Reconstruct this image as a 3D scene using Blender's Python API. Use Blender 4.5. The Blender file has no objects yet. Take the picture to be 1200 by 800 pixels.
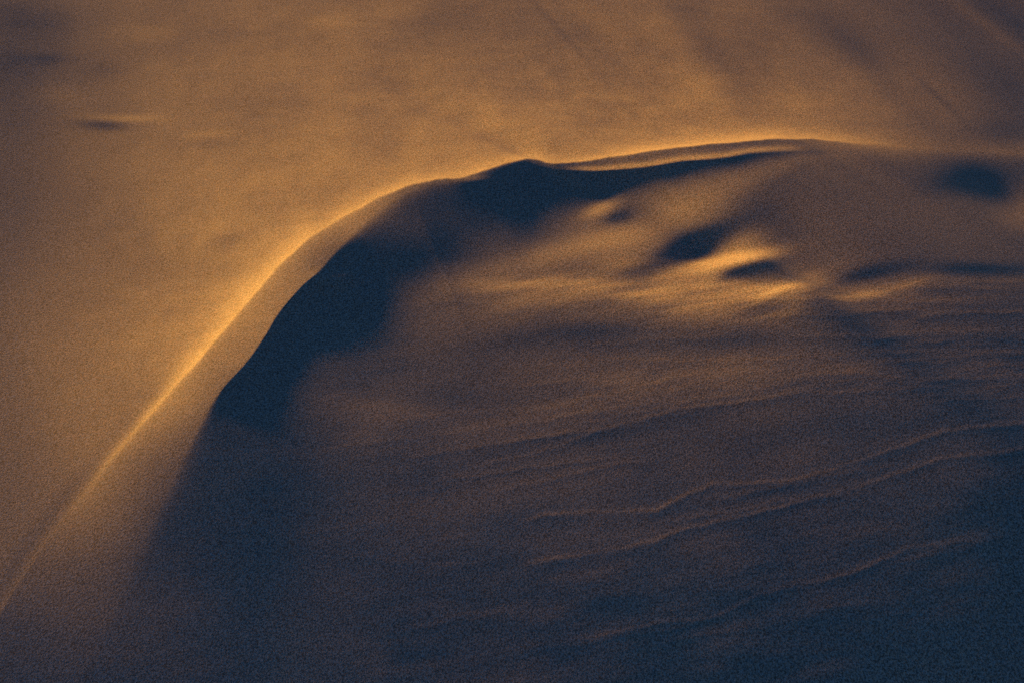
import bpy, math, numpy as np

# ------------------------------------------------------------------ scene scale
# A dune blow-out seen from a higher dune. x = right, y = forward, z = up (metres).
CAM_H, PITCH, HFOV = 20.0, math.radians(29.0), math.radians(26.0)
SUN_EL, SUN_AZ = math.radians(1.0), math.radians(32.0)      # azimuth: left of straight ahead
TAN = math.tan(SUN_EL)
TX, TY = math.sin(SUN_AZ), -math.cos(SUN_AZ)                 # ground direction the light travels
M0 = -0.028                                                   # mean fall of the dune down-sun
Y0 = CAM_H / math.tan(PITCH)                                 # where the view axis meets the datum

def base(x, y):                                              # broad dune body
    s = x * TX + (y - Y0) * TY
    return -M0 * 110.0 * np.tanh(s / 110.0)

# camera image plane: pixel coordinates (1200 wide, 800 high) <-> ground
F = 600.0 / math.tan(HFOV / 2)
cp, sp = math.cos(PITCH), math.sin(PITCH)
def image_plane(x, y, z):  # relief is laid out in these pixels so its slopes give the wanted shading
    dz = z - CAM_H
    d = y * cp - dz * sp
    d = np.maximum(d, 3.0)
    return 600 + F * x / d, 400 - F * (y * sp + dz * cp) / d

def curve(pts):
    """smooth line through points, returns f(u), f'(u)"""
    a = np.array(pts, float)
    us = np.arange(-900, 2300, 1.0)
    vs = np.interp(us, a[:, 0], a[:, 1])
    k = np.exp(-0.5 * (np.arange(-18, 19) / 3.2) ** 2); k /= k.sum()
    vs = np.convolve(np.pad(vs, 18, mode='edge'), k, 'valid')
    g = np.gradient(vs)
    def f(u):
        return np.interp(u, us, vs)
    def dist(u, v):
        vv, gg = np.interp(u, us, vs), np.interp(u, us, g)
        return (v - vv) / np.sqrt(1 + gg * gg)
    return f, dist

def ss(a, b, t):
    t = np.clip((t - a) / (b - a), 0, 1)
    return t * t * (3 - 2 * t)

def cubic1(t, n):
    i = np.clip(np.floor(t).astype(int), 0, n - 2); f = np.clip(t - i, 0, 1)
    return i, f

def table(u, v, us, vs, T):
    """smooth interpolation of a table of slopes at pixel positions"""
    T = np.array(T, float)
    fu = np.interp(u, us, np.arange(len(us))); fv = np.interp(v, vs, np.arange(len(vs)))
    def w(f):
        i = np.floor(f).astype(int); t = f - i
        return i, [(-t + 2*t*t - t**3)/2, (2 - 5*t*t + 3*t**3)/2, (t + 4*t*t - 3*t**3)/2, (t**3 - t*t)/2]
    iu, wu = w(fu); iv, wv = w(fv)
    out = 0
    for a in range(4):
        ja = np.clip(iv + a - 1, 0, len(vs) - 1)
        row = 0
        for b in range(4):
            jb = np.clip(iu + b - 1, 0, len(us) - 1)
            row = row + wu[b] * T[ja, jb]
        out = out + wv[a] * row
    return out

# pixel grid over and around the camera view, one cell per pixel; features are added only where they reach
SU0, SV0, SW, SH = -400, -250, 2000, 1350
SU, SV = np.meshgrid(np.arange(SU0, SU0 + SW, dtype=float), np.arange(SV0, SV0 + SH, dtype=float))
def stamp(A, amp, cu, cv, ru, rv, ang=0.0):
    """rounded rise or hollow; ang > 0 tilts up to the right"""
    c, s = math.cos(math.radians(ang)), math.sin(math.radians(ang))
    eu = int(4 * math.hypot(ru * c, rv * s)) + 3; ev = int(4 * math.hypot(ru * s, rv * c)) + 3
    i0, i1 = max(0, int(cu) - eu - SU0), min(SW, int(cu) + eu - SU0)
    j0, j1 = max(0, int(cv) - ev - SV0), min(SH, int(cv) + ev - SV0)
    u, v = SU[j0:j1, i0:i1], SV[j0:j1, i0:i1]
    a = (u - cu) * c - (v - cv) * s
    b = (u - cu) * s + (v - cv) * c
    A[j0:j1, i0:i1] += amp * np.exp(-0.5 * ((a / ru) ** 2 + (b / rv) ** 2))
def pick(maps, u, v):
    fu = np.clip(u - SU0, 0, SW - 2.001); fv = np.clip(v - SV0, 0, SH - 2.001)
    i = fu.astype(np.int32); j = fv.astype(np.int32); fu = fu - i; fv = fv - j
    k = j * SW + i; w00 = (1-fu)*(1-fv); w10 = fu*(1-fv); w01 = (1-fu)*fv; w11 = fu*fv
    out = []
    for m in maps:
        m = m.ravel(); out.append(m[k]*w00 + m[k+1]*w10 + m[k+SW]*w01 + m[k+SW+1]*w11)
    return out

def upsample(A, st, shape):
    fy = np.minimum(np.arange(shape[0]) / st, A.shape[0] - 1.001); fx = np.minimum(np.arange(shape[1]) / st, A.shape[1] - 1.001)
    j = fy.astype(int); i = fx.astype(int); fy = (fy - j)[:, None]; fx = (fx - i)[None, :]
    R = A[j] * (1 - fy) + A[j + 1] * fy
    return R[:, i] * (1 - fx) + R[:, i + 1] * fx

def true_dist(pts, st=4):
    """distance in view pixels to a line (negative above it) and where along it the nearest point lies"""
    a = np.array(pts, float); a = a[(a[:, 0] > -350) & (a[:, 0] < 1700)]
    n = 6 * len(a); us = np.interp(np.arange(n) / 6, np.arange(len(a)), a[:, 0]); vs = np.interp(np.arange(n) / 6, np.arange(len(a)), a[:, 1])
    k = np.array([1, 3, 5, 6, 5, 3, 1]) / 24.
    us[3:-3] = np.convolve(us, k, 'valid'); vs[3:-3] = np.convolve(vs, k, 'valid')
    u, v = SU[::st, ::st], SV[::st, ::st]
    best = np.full(u.shape, 1e18); al = np.zeros(u.shape); sg = np.ones(u.shape)
    for i in range(n - 1):
        ex, ey = us[i+1] - us[i], vs[i+1] - vs[i]; q = ex * ex + ey * ey
        if q < 1e-9: continue
        t = np.clip(((u - us[i]) * ex + (v - vs[i]) * ey) / q, 0, 1)
        rx, ry = u - us[i] - t * ex, v - vs[i] - t * ey; d = rx * rx + ry * ry
        m = d < best; best[m] = d[m]; al[m] = (us[i] + t * ex)[m]; sg[m] = np.sign(ex * ry - ey * rx)[m]
    D = np.sqrt(best) * sg
    k = np.exp(-.5 * (np.arange(-6, 7) / 3.) ** 2); k /= k.sum()
    al = np.apply_along_axis(lambda r: np.convolve(np.pad(r, 6, mode='edge'), k, 'valid'), 0, al)
    al = np.apply_along_axis(lambda r: np.convolve(np.pad(r, 6, mode='edge'), k, 'valid'), 1, al)
    return upsample(D, st, SU.shape), upsample(al, st, SU.shape)

# value noise on the ground
def vnoise(x, y, seed):
    rng = np.random.RandomState(seed)
    P = rng.rand(256, 256) * 2 - 1
    xi, yi = np.floor(x).astype(int), np.floor(y).astype(int)
    fx, fy = x - xi, y - yi
    fx = fx*fx*fx*(fx*(fx*6-15)+10); fy = fy*fy*fy*(fy*(fy*6-15)+10)
    g = lambda a, b: P[b % 256, a % 256]
    return (g(xi, yi)*(1-fx)+g(xi+1, yi)*fx)*(1-fy) + (g(xi, yi+1)*(1-fx)+g(xi+1, yi+1)*fx)*fy

# ------------------------------------------------------------------ dune lines
CREST = [(-900, 1900), (-300, 1140), (-60, 812), (0, 720), (40, 655), (80, 602), (120, 552), (160, 504), (200, 459), (240, 414), (280, 367),
         (300, 343), (330, 309), (360, 281), (400, 256), (440, 234), (480, 217), (510, 211), (538, 209), (560, 203),
         (590, 193), (604, 189.5), (617, 185.5), (628, 187), (644, 192.5), (680, 190), (720, 184), (760, 178), (800, 173), (850, 169), (900, 164),
         (950, 163), (1000, 168), (1060, 172), (1200, 180), (2300, 240)]
LIP = [(-900, 2600), (-100, 1200), (60, 860), (110, 760), (150, 680), (185, 600), (225, 515), (252, 465), (290, 425), (312, 393), (326, 368), (352, 338), (374, 318),
       (400, 288), (440, 248), (480, 223), (510, 214), (540, 213), (560, 206), (590, 195), (614, 188), (626, 191), (640, 197), (660, 201),
       (700, 202), (760, 197), (800, 190), (850, 187), (880, 181), (920, 178), (970, 177), (1060, 180), (1200, 190), (2300, 260)]
TOE = [(-900, 2700), (-40, 1200), (180, 940), (260, 780), (312, 640), (335, 585), (372, 545), (428, 508), (488, 460), (535, 405), (576, 366),
       (630, 328), (670, 296), (725, 268), (780, 250), (840, 236), (880, 222), (920, 206), (950, 190), (1200, 192), (2300, 262)]
crest_f, crest_d = curve(CREST)
lip_f, lip_d = curve(LIP)
toe_f, toe_d = curve(TOE)

U  = [-300, 0, 100, 200, 300, 400, 500, 600, 700, 800, 900, 1000, 1100, 1200, 1500]
VF = [-200, 0, 60, 120, 180, 240, 300, 360, 420, 500, 600, 700, 900]
# windward face: how far the sand is tilted towards the light (0 = light only skims it)
TF = [[.05]*15,
 [.03,.018,.040,.065,.085,.095,.100,.095,.105,.105,.080,.045,.022,.008,.00],
 [.03,.010,.032,.065,.090,.105,.110,.105,.110,.110,.085,.060,.035,.012,.00],
 [.03,.016,.040,.070,.090,.110,.125,.145,.165,.175,.150,.105,.050,.015,.00],
 [.03,.025,.055,.075,.100,.130,.160,.200,.230,.250,.235,.120,.050,.022,.01],
 [.03,.022,.052,.085,.125,.165,.200,.220,.200,.200,.200,.110,.050,.025,.01],
 [.03,.026,.065,.100,.175,.220,.220,.220,.200,.200,.200,.110,.050,.03,.01],
 [.03,.038,.080,.145,.220,.240,.220,.220,.200,.200,.200,.110,.050,.03,.01],
 [.03,.040,.080,.150,.220,.240,.220,.220,.200,.200,.200,.110,.050,.03,.01],
 [.03,.038,.068,.100,.200,.240,.220,.220,.200,.200,.200,.110,.050,.03,.01],
 [.03,.018,.040,.090,.150,.200,.220,.220,.200,.200,.200,.110,.050,.03,.01],
 [.02,.008,.030,.080,.100,.150,.220,.220,.200,.200,.200,.110,.050,.03,.01],
 [.01]*15]
VB = [100, 180, 220, 260, 300, 340, 380, 420, 460, 500, 540, 600, 660, 720, 800, 1000]
# inside the hollow
TB = [[.04]*15,
 [.08,.08,.08,.08,.13,.13,.06,.00,.04,.06,.050,.042,.020,.005,.00],
 [.08,.08,.08,.08,.13,.13,.03,-.002,.00,.03,.045,.042,.026,.006,.00],
 [.08,.08,.08,.08,.13,.12,.02,-.012,.03,.07,.050,.044,.034,.018,.00],
 [.08,.08,.08,.10,.14,.03,-.018,-.01,.09,.10,.035,.034,.028,.016,.00],
 [.08,.08,.08,.13,.15,.00,-.020,.055,.090,.105,.085,.040,.022,.016,.00],
 [.08,.08,.10,.13,.14,-.02,-.010,.022,.026,.035,.035,.014,.010,.006,.00],
 [.08,.08,.12,.13,.08,-.03,-.010,.012,.020,.026,.022,.014,.008,.002,.00],
 [.06,.08,.12,.12,.01,-.03,-.008,.008,.016,.024,.022,.012,.006,.000,-.01],
 [.06,.08,.11,.07,-.04,-.014,.004,.010,.012,.010,.006,.001,.000,-.004,-.02],
 [.06,.08,.09,.02,-.046,-.008,.002,.006,.006,.003,.001,.000,-.002,-.010,-.02],
 [.025,.045,.055,-.014,-.046,-.008,.000,.002,.002,-.001,-.001,-.003,-.010,-.030,-.04],
 [.005,.015,.01,-.022,-.038,-.009,-.004,-.002,-.005,-.006,-.008,-.012,-.022,-.038,-.05],
 [-.008,-.008,-.005,-.02,-.032,-.012,-.008,-.008,-.012,-.015,-.018,-.022,-.034,-.045,-.05],
 [-.015,-.018,-.018,-.025,-.03,-.018,-.014,-.014,-.018,-.022,-.026,-.032,-.042,-.05,-.05],
 [-.02]*15]

# ripple crests crossing the hollow: (points, height, reach before, reach behind)
RIPPLES = [
 ([(540, 549), (580, 541), (620, 533), (650, 524), (700, 505), (760, 489), (800, 478), (850, 473), (900, 466), (960, 452)], .9),
 ([(600, 613), (640, 603), (700, 600), (770, 598), (800, 582), (835, 567), (870, 567), (930, 563), (980, 549), (1050, 525), (1110, 504), (1150, 500), (1260, 493)], 1.3),
 ([(600, 662), (670, 652), (740, 641), (770, 632), (800, 620), (850, 609), (930, 590), (1000, 572), (1060, 552), (1110, 535), (1160, 532), (1260, 518)], 1.2),
 ([(640, 752), (700, 745), (780, 728), (830, 726), (860, 712), (890, 696), (950, 685), (1010, 667), (1060, 643), (1110, 636), (1160, 632), (1260, 614)], 1.1),
 ([(620, 425), (660, 415), (720, 420), (800, 424), (900, 421), (980, 417), (1040, 413), (1100, 411), (1260, 414)], .7),
 ([(880, 452), (940, 440), (1000, 436), (1060, 444), (1130, 443), (1260, 438)], .7),
 ([(1040, 384), (1070, 376), (1090, 371), (1140, 368), (1260, 366)], .8),
 ([(900, 395), (960, 394), (1010, 394), (1060, 390), (1120, 388), (1260, 390)], .6),
 ([(440, 500), (500, 486), (560, 482), (640, 478), (700, 464), (760, 450), (800, 440), (860, 432)], .45),
 ([(300, 610), (360, 640), (440, 655), (520, 662), (600, 655)], .4),
 ([(540, 347), (590, 335), (640, 328), (700, 329), (745, 334), (780, 343)], .9),
 ([(700, 374), (760, 385), (830, 384), (900, 372), (960, 366), (1040, 356), (1130, 352), (1260, 352)], .5),
 ([(920, 330), (990, 345), (1030, 346), (1060, 336), (1090, 327), (1140, 330), (1260, 334)], .8),
]
RIP = [(curve(p)[1], p[0][0], p[-1][0], a) for p, a in RIPPLES]

FACE = [  # amount, across, down, half sizes, tilt: faint relief of the windward face
 (.06, 150, 139, 32, 3.0, -1), (-.06, 122, 147, 22, 5, -4), (.035, 240, 158, 14, 4, 5), (-.02, 243, 169, 16, 6, 0),
 (-.012, 60, 28, 45, 12, -8), (.018, 150, 40, 40, 9), (-.015, 60, 70, 30, 5), (-.018, 120, 83, 18, 7), (.015, 80, 112, 25, 7),
 (-.02, 335, 122, 45, 14), (-.012, 200, 60, 26, 10), (.015, 420, 20, 70, 12), (-.018, 540, 25, 50, 14), (.04, 275, 348, 30, 12, 35),
 (-.03, 268, 285, 16, 8, 20), (.02, 245, 275, 18, 5, 40),
 # wind streaks running down the far side
 (-.024, 835, 60, 62, 12, -52), (-.018, 868, 112, 14, 14, 0), (-.018, 740, 92, 60, 12, -50), (.016, 720, 50, 70, 9, -52),
 (-.018, 660, 40, 50, 3, -47), (.014, 790, 60, 70, 12, -52), (.012, 645, 108, 40, 6, -60), (-.020, 1035, 95, 70, 12, -45),
 (-.014, 1010, 60, 40, 10, -30), (-.02, 1095, 110, 26, 2.5, -42), (.012, 1120, 55, 60, 7, -40), (-.024, 1150, 80, 60, 12, -38),
 (.020, 1150, 25, 60, 5, -36), (-.020, 1180, 20, 50, 8, -36), (.020, 950, 115, 40, 12, 0), (-.012, 930, 20, 60, 12, -25),
 (-.022, 1180, 155, 26, 12, 0), (-.014, 735, 125, 22, 2.5, -45)]
FLOOR = [
 (.10, 882, 300, 20, 4, 4), (-.04, 362, 505, 36, 36, 0), (.04, 650, 333, 70, 6, 2), (.03, 760, 345, 40, 6, -6),
 (-.02, 880, 240, 30, 16, 0), (.08, 858, 305, 28, 5, 10), (.07, 830, 318, 9, 12, 60), (-.03, 862, 321, 22, 5, 6), (-.015, 1030, 322, 34, 6, 14), (-.015, 1150, 318, 46, 6, 0), (.13, 858, 303, 24, 4, 8), (-.04, 806, 326, 18, 8, 20), (.06, 925, 337, 34, 4, 8), (.05, 885, 350, 24, 6, 24),
 (-.03, 1015, 325, 30, 8, 10), (-.03, 1150, 318, 50, 6, 0), (.06, 704, 240, 22, 5, 30), (.05, 1000, 348, 50, 4, 8),
 (-.05, 905, 268, 26, 16, 0),
 (.13, 862, 302, 36, 5, 10), (.12, 706, 240, 20, 5, 24), (.05, 720, 276, 60, 10, 10), (.05, 610, 330, 60, 6, 8), (.05, 850, 345, 50, 14, 0),
 (.05, 800, 245, 40, 10, 14), (.03, 640, 292, 50, 8, 14),
 (.035, 640, 332, 70, 5, 2), (.05, 845, 352, 45, 12, 0), (.10, 905, 343, 36, 4, 22), (.07, 935, 336, 24, 3.5, 4),
 (.06, 1015, 347, 30, 4, 4), (.05, 1062, 333, 32, 5, 12), (-.028, 690, 386, 60, 8, 3), (-.018, 640, 398, 80, 6, 4),
 (-.022, 830, 402, 90, 7, 4), (.014, 770, 420, 120, 8, 4), (.028, 700, 468, 90, 8, 12), (.022, 780, 440, 130, 9, 2),
 (.014, 600, 498, 70, 10, 12), (-.012, 600, 530, 90, 6, 10), (-.014, 750, 500, 100, 8, 12), (.02, 980, 430, 60, 5, 0),
 (.030, 460, 478, 55, 8, -8), (.014, 520, 590, 90, 14, 10), (-.010, 1000, 500, 120, 16, 4), (-.012, 1140, 400, 90, 5, 0),
 (-.012, 1090, 368, 90, 5, 2), (.05, 700, 285, 60, 9, 12), (.03, 600, 312, 50, 7, 12), (-.03, 560, 344, 40, 8, 8),
 (-.03, 640, 318, 40, 5, 15), (-.025, 730, 318, 40, 5, -4)]
SLIP = ([-300, 0, 100, 150, 190, 240, 262, 340, 380, 420, 480, 560, 640, 720, 800, 880, 940, 990],
        [.0, .0, .02, .03, .06, .16, .28, .32, .24, .16, .16, .20, .27, .30, .28, .18, .07, 0])
EDGE = ([0, 200, 245, 262, 362, 395, 430, 480, 540, 600, 640], [60, 45, 12, .8, .8, 10, 26, 48, 34, 12, 1.5])
DENTS = [
 (.05, 402, 327, 20, 7, 6), (.02, 562, 213, 18, 4, 0), (-.035, 505, 312, 52, 22, 24),
 (-.10, 1172, 230, 30, 15, -22), (-.02, 1130, 222, 26, 12, 0),
 (-.105, 822, 298, 42, 14, 24),
 (.052, 713, 249, 17, 9, 8),
 (.042, 856, 313, 30, 7, 8),
 (-.012, 1015, 328, 34, 7, 12), (-.008, 1150, 322, 50, 6, 0)]
# many small wind ripples between the larger ones
def small_ripples(h):
    rng = np.random.RandomState(11)
    for i in range(80):
        u0 = rng.uniform(330, 1160); v0 = rng.uniform(345, 790)
        if i % 2: u0 = rng.uniform(850, 1160); v0 = rng.uniform(335, 480)
        n = rng.randint(4, 12); us, vs = [u0], [v0]
        for k in range(n):
            fall = -.03 - .15 * min(1, max(0, (vs[-1] - 400) / 180.)) + (.05 if vs[-1] < 400 else 0)
            us.append(us[-1] + 24); vs.append(vs[-1] + 24 * fall + rng.normal(0, 2.0))
        j0, j1 = max(0, int(min(vs)) - 40 - SV0), min(SH, int(max(vs)) + 40 - SV0)
        i0, i1 = max(0, int(us[0]) - 10 - SU0), min(SW, int(us[-1]) + 10 - SU0)
        if i1 <= i0 or j1 <= j0: continue
        u, v = SU[j0:j1, i0:i1], SV[j0:j1, i0:i1]
        _, d = curve(list(zip(us, vs)))
        q = d(u, v) + .8 * np.sin(u * .21 + i) * np.sin(u * .057 + 2 * i)
        pr = np.where(q < 0, np.exp(-np.maximum(-q, 0) / rng.uniform(1.4, 3.0)), 1 / (1 + (q / rng.uniform(2.2, 4.5)) ** 2))
        pr = pr * ss(40, 24, np.abs(q))
        e = ss(us[0], us[0] + 40, u) * ss(us[-1], us[-1] - 50, u)
        h[j0:j1, i0:i1] += rng.uniform(.0008, .0022) * pr * e

def build_maps():
    u, v = SU, SV
    dc = crest_d(u, v) + .5 * np.sin(u * .13) * np.sin(u * .031 + 1) + .15 * np.sin(u * .47)
    f = table(u, v, U, VF, TF)
    f = f - .018 * (1 - ss(.01, .07, f)) - .026 * ss(300, 0, u) * ss(640, 480, v)
    f = np.where(f > 0, f * (.76 - .14 * ss(130, 0, v)), f)
    k = np.interp(u, [-300, 0, 100, 200, 300, 400, 560, 640, 760, 900, 1000, 1100, 1200], [0, .01, .035, .17, .17, .17, .18, .18, .30, .28, .09, 0, 0])
    L = np.interp(u, [0, 150, 200, 300, 420, 700, 1200], [4, 5, 9, 16, 10, 9, 9])
    up = np.maximum(-dc, 0)
    f = f + k * np.exp(-(up / L) ** 1.3)
    f = f - .012 * np.exp(-((up - 16) / 9) ** 2) * ss(260, 60, u)
    for a in FACE: stamp(f, *a)
    b = table(u, v, U, VB, TB)
    b = np.where(b < 0, b * 1.7, b) - .026 * (1 - ss(.03, .10, b)) - .012 * ss(350, 420, v) * ss(330, 430, u) - .009 * ss(470, 620, v) * ss(330, 430, u)
    b = np.where(b > 0, b * .76, b)
    dl = lip_d(u, v)
    b = b + .16 * np.exp(-((dl + 3.5) / 3.5) ** 2) * ss(640, 700, u) * ss(960, 880, u)
    b = b + .07 * np.exp(-(np.maximum(dc, 0) / 5)) * ss(60, 200, u) * ss(560, 400, u)
    b = b + .09 * np.exp(-(np.maximum(dc, 0) / 6)) * ss(900, 1000, u)
    for a in FLOOR: stamp(b, *a)
    w = ss(-1.2, 1.2, dc)
    blend = ss(1150, 950, u)                    # crest dies out to the right
    w = w * blend + ss(150, 205, v) * (1 - blend)
    # hollows and humps, metres
    h = np.zeros_like(u)
    d1, along = true_dist(LIP); d2, _ = true_dist(TOE)
    dd = np.maximum(d1, 0); dt = -d2
    W = np.maximum(dt + dd, 2.0) * 1.25
    t = np.clip(dd / W, 0, 1)
    px = np.interp(along, [150, 400], [.020, .031])
    slope = np.interp(along, *SLIP)
    e = np.interp(along, *EDGE)
    tt = t * t / (t + e / W)
    prof = tt * (1 - t) ** 3
    h = h - slope * W * px * prof
    for a in DENTS: stamp(h, *a)
    small_ripples(h)
    for d, u0, u1, amp in RIP:
        q = d(u, v) + .9 * np.sin(u * .17 + u0) * np.sin(u * .043 + u1) + .4 * np.sin(u * .61)
        pr = np.where(q < 0, np.exp(-np.maximum(-q, 0) / 1.7), 1 / (1 + (q / 6.5) ** 2))
        h = h + .0038 * amp * (.65 + .35 * np.sin(u * .033 + u0) * np.sin(u * .011 + u1)) * pr * ss(u0, u0 + 50, u) * ss(u1, u1 - 50, u)
    return [m.astype(np.float32) for m in (f, b, w, h)]

# ------------------------------------------------------------------ terrain
X0, X1, YA, YB = -24.0, 24.0, 12.0, 74.0
NX, NY = 2048, 1600
xs = np.linspace(X0, X1, NX, endpoint=False); ys = np.linspace(YA, YB, NY, endpoint=False)
GX, GY = np.meshgrid(xs, ys)
dx, dy = xs[1] - xs[0], ys[1] - ys[0]
win = ss(X0, X0 + 10, GX) * ss(X1, X1 - 10, GX) * ss(YA, YA + 7, GY) * ss(YB, YB - 14, GY)
BZ = base(GX, GY)
by, bx = np.gradient(BZ, dy, dx)
bslope = bx * TX + by * TY                                    # existing fall along the light
MAPS = build_maps()
def grain_of_relief(x, y):
    n1 = vnoise(x * .7 + 9, y * .45, 3) * .5 + vnoise(x * 1.9, y * 1.1 + 4, 4) * .35 + vnoise(x * 4.5, y * 2.6 + 4, 14) * .2 + vnoise(x * 1.1 + 3, y * 3.2 + x * .3, 24) * .2
    n2 = vnoise(x * .9 + .5 * y, y * 1.4 - .3 * x, 7) * .5 + vnoise(x * 1.1 + y, y * 4.0 - x * .9, 8) * .45 + vnoise(x * 2.1 + y, y * 9.0 - x * 2, 9) * .30 + vnoise(x * 2.5 + y, y * 17.0 - x * 3, 19) * .16
    return n1, n2
TILT = [0.0]
def tilt(x, y):
    return 110.0 * np.tanh((x * TX + (y - Y0) * TY) / 110.0)
def solve(H, st, iters):
    X, Y = GX[::st, ::st], GY[::st, ::st]; W_, B_, S_ = win[::st, ::st], BZ[::st, ::st], bslope[::st, ::st]
    kx = 2 * np.pi * np.fft.rfftfreq(X.shape[1], dx * st)[None, :]; ky = 2 * np.pi * np.fft.fftfreq(X.shape[0], dy * st)[:, None]
    kt = kx * TX + ky * TY; kq = -kx * TY + ky * TX
    K = -1j * kt / (kt ** 2 + .004 * kq ** 2 + 2e-4)
    n1, n2 = grain_of_relief(X, Y)
    for it in range(iters):
        u, v = image_plane(X, Y, H)
        f, b, w, h = pick(MAPS, u, v)
        f = f * (1 + .34 * n1)
        b = b * (1 + (.10 + .60 * ss(280, 340, v) * ss(330, 480, u)) * n2) + .020 * n2 * ss(300, 360, v) * ss(300, 500, u)
        P = (f * (1 - w) + b * w - TAN - S_) * W_
        h1 = np.fft.irfft2(K * np.fft.rfft2(P), s=P.shape)
        TILT[0] = P.mean()
        Hn = B_ + TILT[0] * tilt(X, Y) + (h1 - h1.mean()) * W_ + h * W_
        H = .3 * H + .7 * Hn
    print('solve', st, float(np.abs(Hn - H).max()), float(H.min()), float(H.max()))
    return H
Hc = solve(BZ[::4, ::4].copy(), 4, 8)
H = solve(upsample(Hc, 4, GX.shape), 1, 3)

def outer(a, b, n, first):
    g = first * np.cumsum(1.32 ** np.arange(n)); return g[g < abs(b - a)]
gl = outer(0, 3000, 60, dx); gx = np.concatenate([(X0 - gl)[::-1], xs, xs[-1] + gl])
g2 = outer(0, 3000, 60, dy); gy = np.concatenate([(YA - g2)[::-1], ys, ys[-1] + g2])
nx, ny = len(gx), len(gy)
AX, AY = np.meshgrid(gx, gy)
AZ = base(AX, AY) + TILT[0] * tilt(AX, AY)
o1, o2 = len(g2), len(gl)
AZ[o1:o1 + NY, o2:o2 + NX] = H
co = np.stack([AX, AY, AZ], -1).reshape(-1, 3).astype(np.float32)
me = bpy.data.meshes.new('sand')
me.vertices.add(nx * ny); me.vertices.foreach_set('co', co.ravel())
i = np.arange(nx * ny).reshape(ny, nx)
q = np.stack([i[:-1, :-1], i[:-1, 1:], i[1:, 1:], i[1:, :-1]], -1).reshape(-1, 4).astype(np.int32)
me.loops.add(q.size); me.loops.foreach_set('vertex_index', q.ravel())
me.polygons.add(len(q)); me.polygons.foreach_set('loop_start', np.arange(0, q.size, 4, dtype=np.int32))
me.polygons.foreach_set('use_smooth', np.ones(len(q), bool))
me.update(calc_edges=True)
sand = bpy.data.objects.new('sand_dune', me)
bpy.context.scene.collection.objects.link(sand)
sand['kind'] = 'structure'
sand['label'] = 'wind-carved sand dune with a curved glowing crest around a shaded rippled hollow'

# ------------------------------------------------------------------ sand material
mat = bpy.data.materials.new('sand'); mat.use_nodes = True
nt = mat.node_tree; N = nt.nodes; Lk = nt.links
bs = N['Principled BSDF']
geo = N.new('ShaderNodeNewGeometry')
mp = N.new('ShaderNodeMapping'); mp.inputs['Scale'].default_value = (1.0, .6, 1.0)   # grains streak slightly along the wind
Lk.new(geo.outputs['Position'], mp.inputs['Vector'])
def noise(scale, detail=2.0, rough=.5):
    n = N.new('ShaderNodeTexNoise'); n.inputs['Scale'].default_value = scale
    n.inputs['Detail'].default_value = detail; n.inputs['Roughness'].default_value = rough
    Lk.new(mp.outputs['Vector'], n.inputs['Vector']); return n
def mix(fac, a, b, mode='MIX'):
    m = N.new('ShaderNodeMix'); m.data_type = 'RGBA'; m.blend_type = mode
    for s, val in ((m.inputs[0], fac), (m.inputs[6], a), (m.inputs[7], b)):
        if hasattr(val, 'links'): Lk.new(val, s)
        else: s.default_value = val
    return m.outputs[2]
def ramp(src, lo, hi):
    r = N.new('ShaderNodeMapRange'); Lk.new(src, r.inputs['Value'])
    r.inputs['From Min'].default_value = lo; r.inputs['From Max'].default_value = hi
    return r.outputs['Result']
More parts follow.
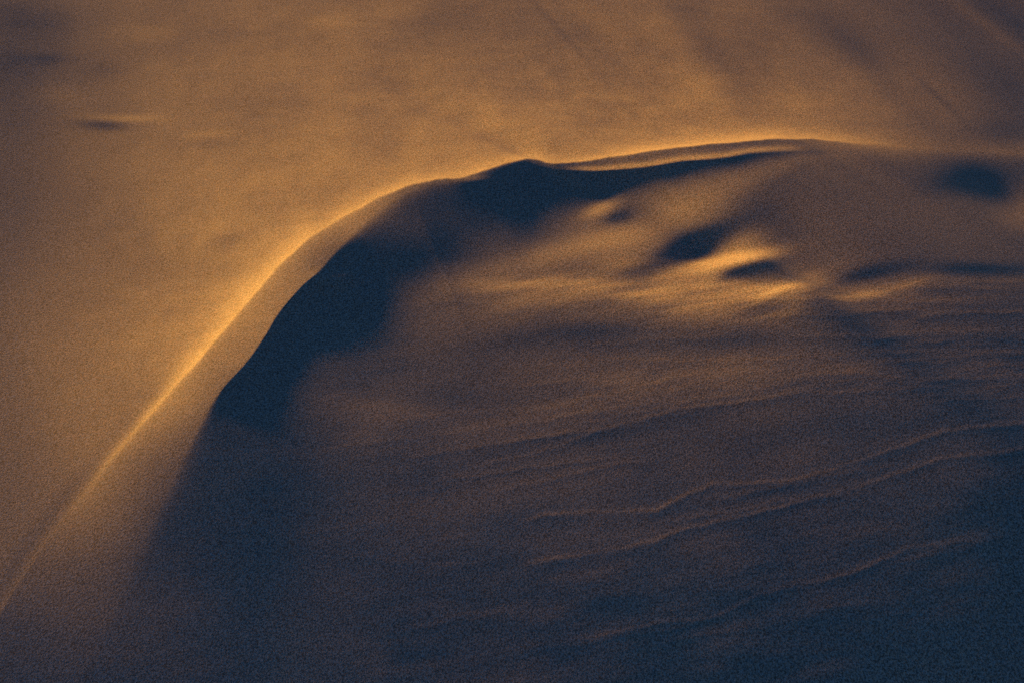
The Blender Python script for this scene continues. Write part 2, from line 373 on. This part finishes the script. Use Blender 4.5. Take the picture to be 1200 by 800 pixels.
# single grains: pale quartz, dark minerals, a few reddish ones
ng = noise(35, 2, .85); ncol = noise(27, 1, .6); nbig = noise(.35, 4, .55)
grain = ramp(ng.outputs['Fac'], .36, .64)
col = mix(grain, (.17, .143, .117, 1), (.65, .56, .478, 1))
tint = mix(ramp(ncol.outputs['Fac'], .35, .65), (.88, 1.01, 1.12, 1), (1.12, .98, .88, 1))
col = mix(1.0, col, tint, 'MULTIPLY')
col = mix(1.0, col, mix(ramp(nbig.outputs['Fac'], .3, .7), (.92, .92, .94, 1), (1.06, 1.05, 1.02, 1)), 'MULTIPLY')
Lk.new(col, bs.inputs['Base Color'])
bs.inputs['Roughness'].default_value = .75
bs.inputs['Specular IOR Level'].default_value = .25
nb = noise(33, 3, .75)
bump = N.new('ShaderNodeBump'); bump.inputs['Strength'].default_value = 1.0
bump.inputs['Distance'].default_value = .0024
Lk.new(nb.outputs['Fac'], bump.inputs['Height']); Lk.new(bump.outputs['Normal'], bs.inputs['Normal'])
me.materials.append(mat)

# ------------------------------------------------------------------ light
sc = bpy.context.scene
w = bpy.data.worlds.new('World'); sc.world = w; w.use_nodes = True
wn = w.node_tree
sky = wn.nodes.new('ShaderNodeTexSky'); sky.sky_type = 'NISHITA'; sky.sun_disc = False
sky.sun_elevation = SUN_EL; sky.sun_rotation = -SUN_AZ
sky.ozone_density = 3.4; sky.dust_density = .2; sky.air_density = .9; sky.altitude = 500
bg = wn.nodes['Background']; bg.inputs['Strength'].default_value = .056
wn.links.new(sky.outputs['Color'], bg.inputs['Color'])

from mathutils import Vector
sd = bpy.data.lights.new('sun', 'SUN'); sd.energy = 5.0; sd.angle = math.radians(12.0); sd.color = (1.0, .455, .064)
so = bpy.data.objects.new('sun', sd); sc.collection.objects.link(so)
dirn = Vector((-TX * math.cos(SUN_EL), -TY * math.cos(SUN_EL), math.sin(SUN_EL)))
so.rotation_euler = dirn.to_track_quat('Z', 'Y').to_euler(); so.location = dirn * 100

# ------------------------------------------------------------------ camera
cd = bpy.data.cameras.new('camera'); cam = bpy.data.objects.new('camera', cd); sc.collection.objects.link(cam)
cd.angle = HFOV; cd.sensor_fit = 'HORIZONTAL'; cd.clip_start = .5; cd.clip_end = 8000
cam.location = (0, 0, CAM_H); cam.rotation_euler = (math.pi / 2 - PITCH, 0, 0)
sc.camera = cam
sc.view_settings.view_transform = 'Standard'; sc.view_settings.look = 'None'
sc.view_settings.exposure = 1.9; sc.view_settings.gamma = 1.0
sc.cycles.use_denoising = False; sc.cycles.filter_width = 1.2
sc.cycles.sample_clamp_direct = 6.0; sc.cycles.sample_clamp_indirect = 3.0
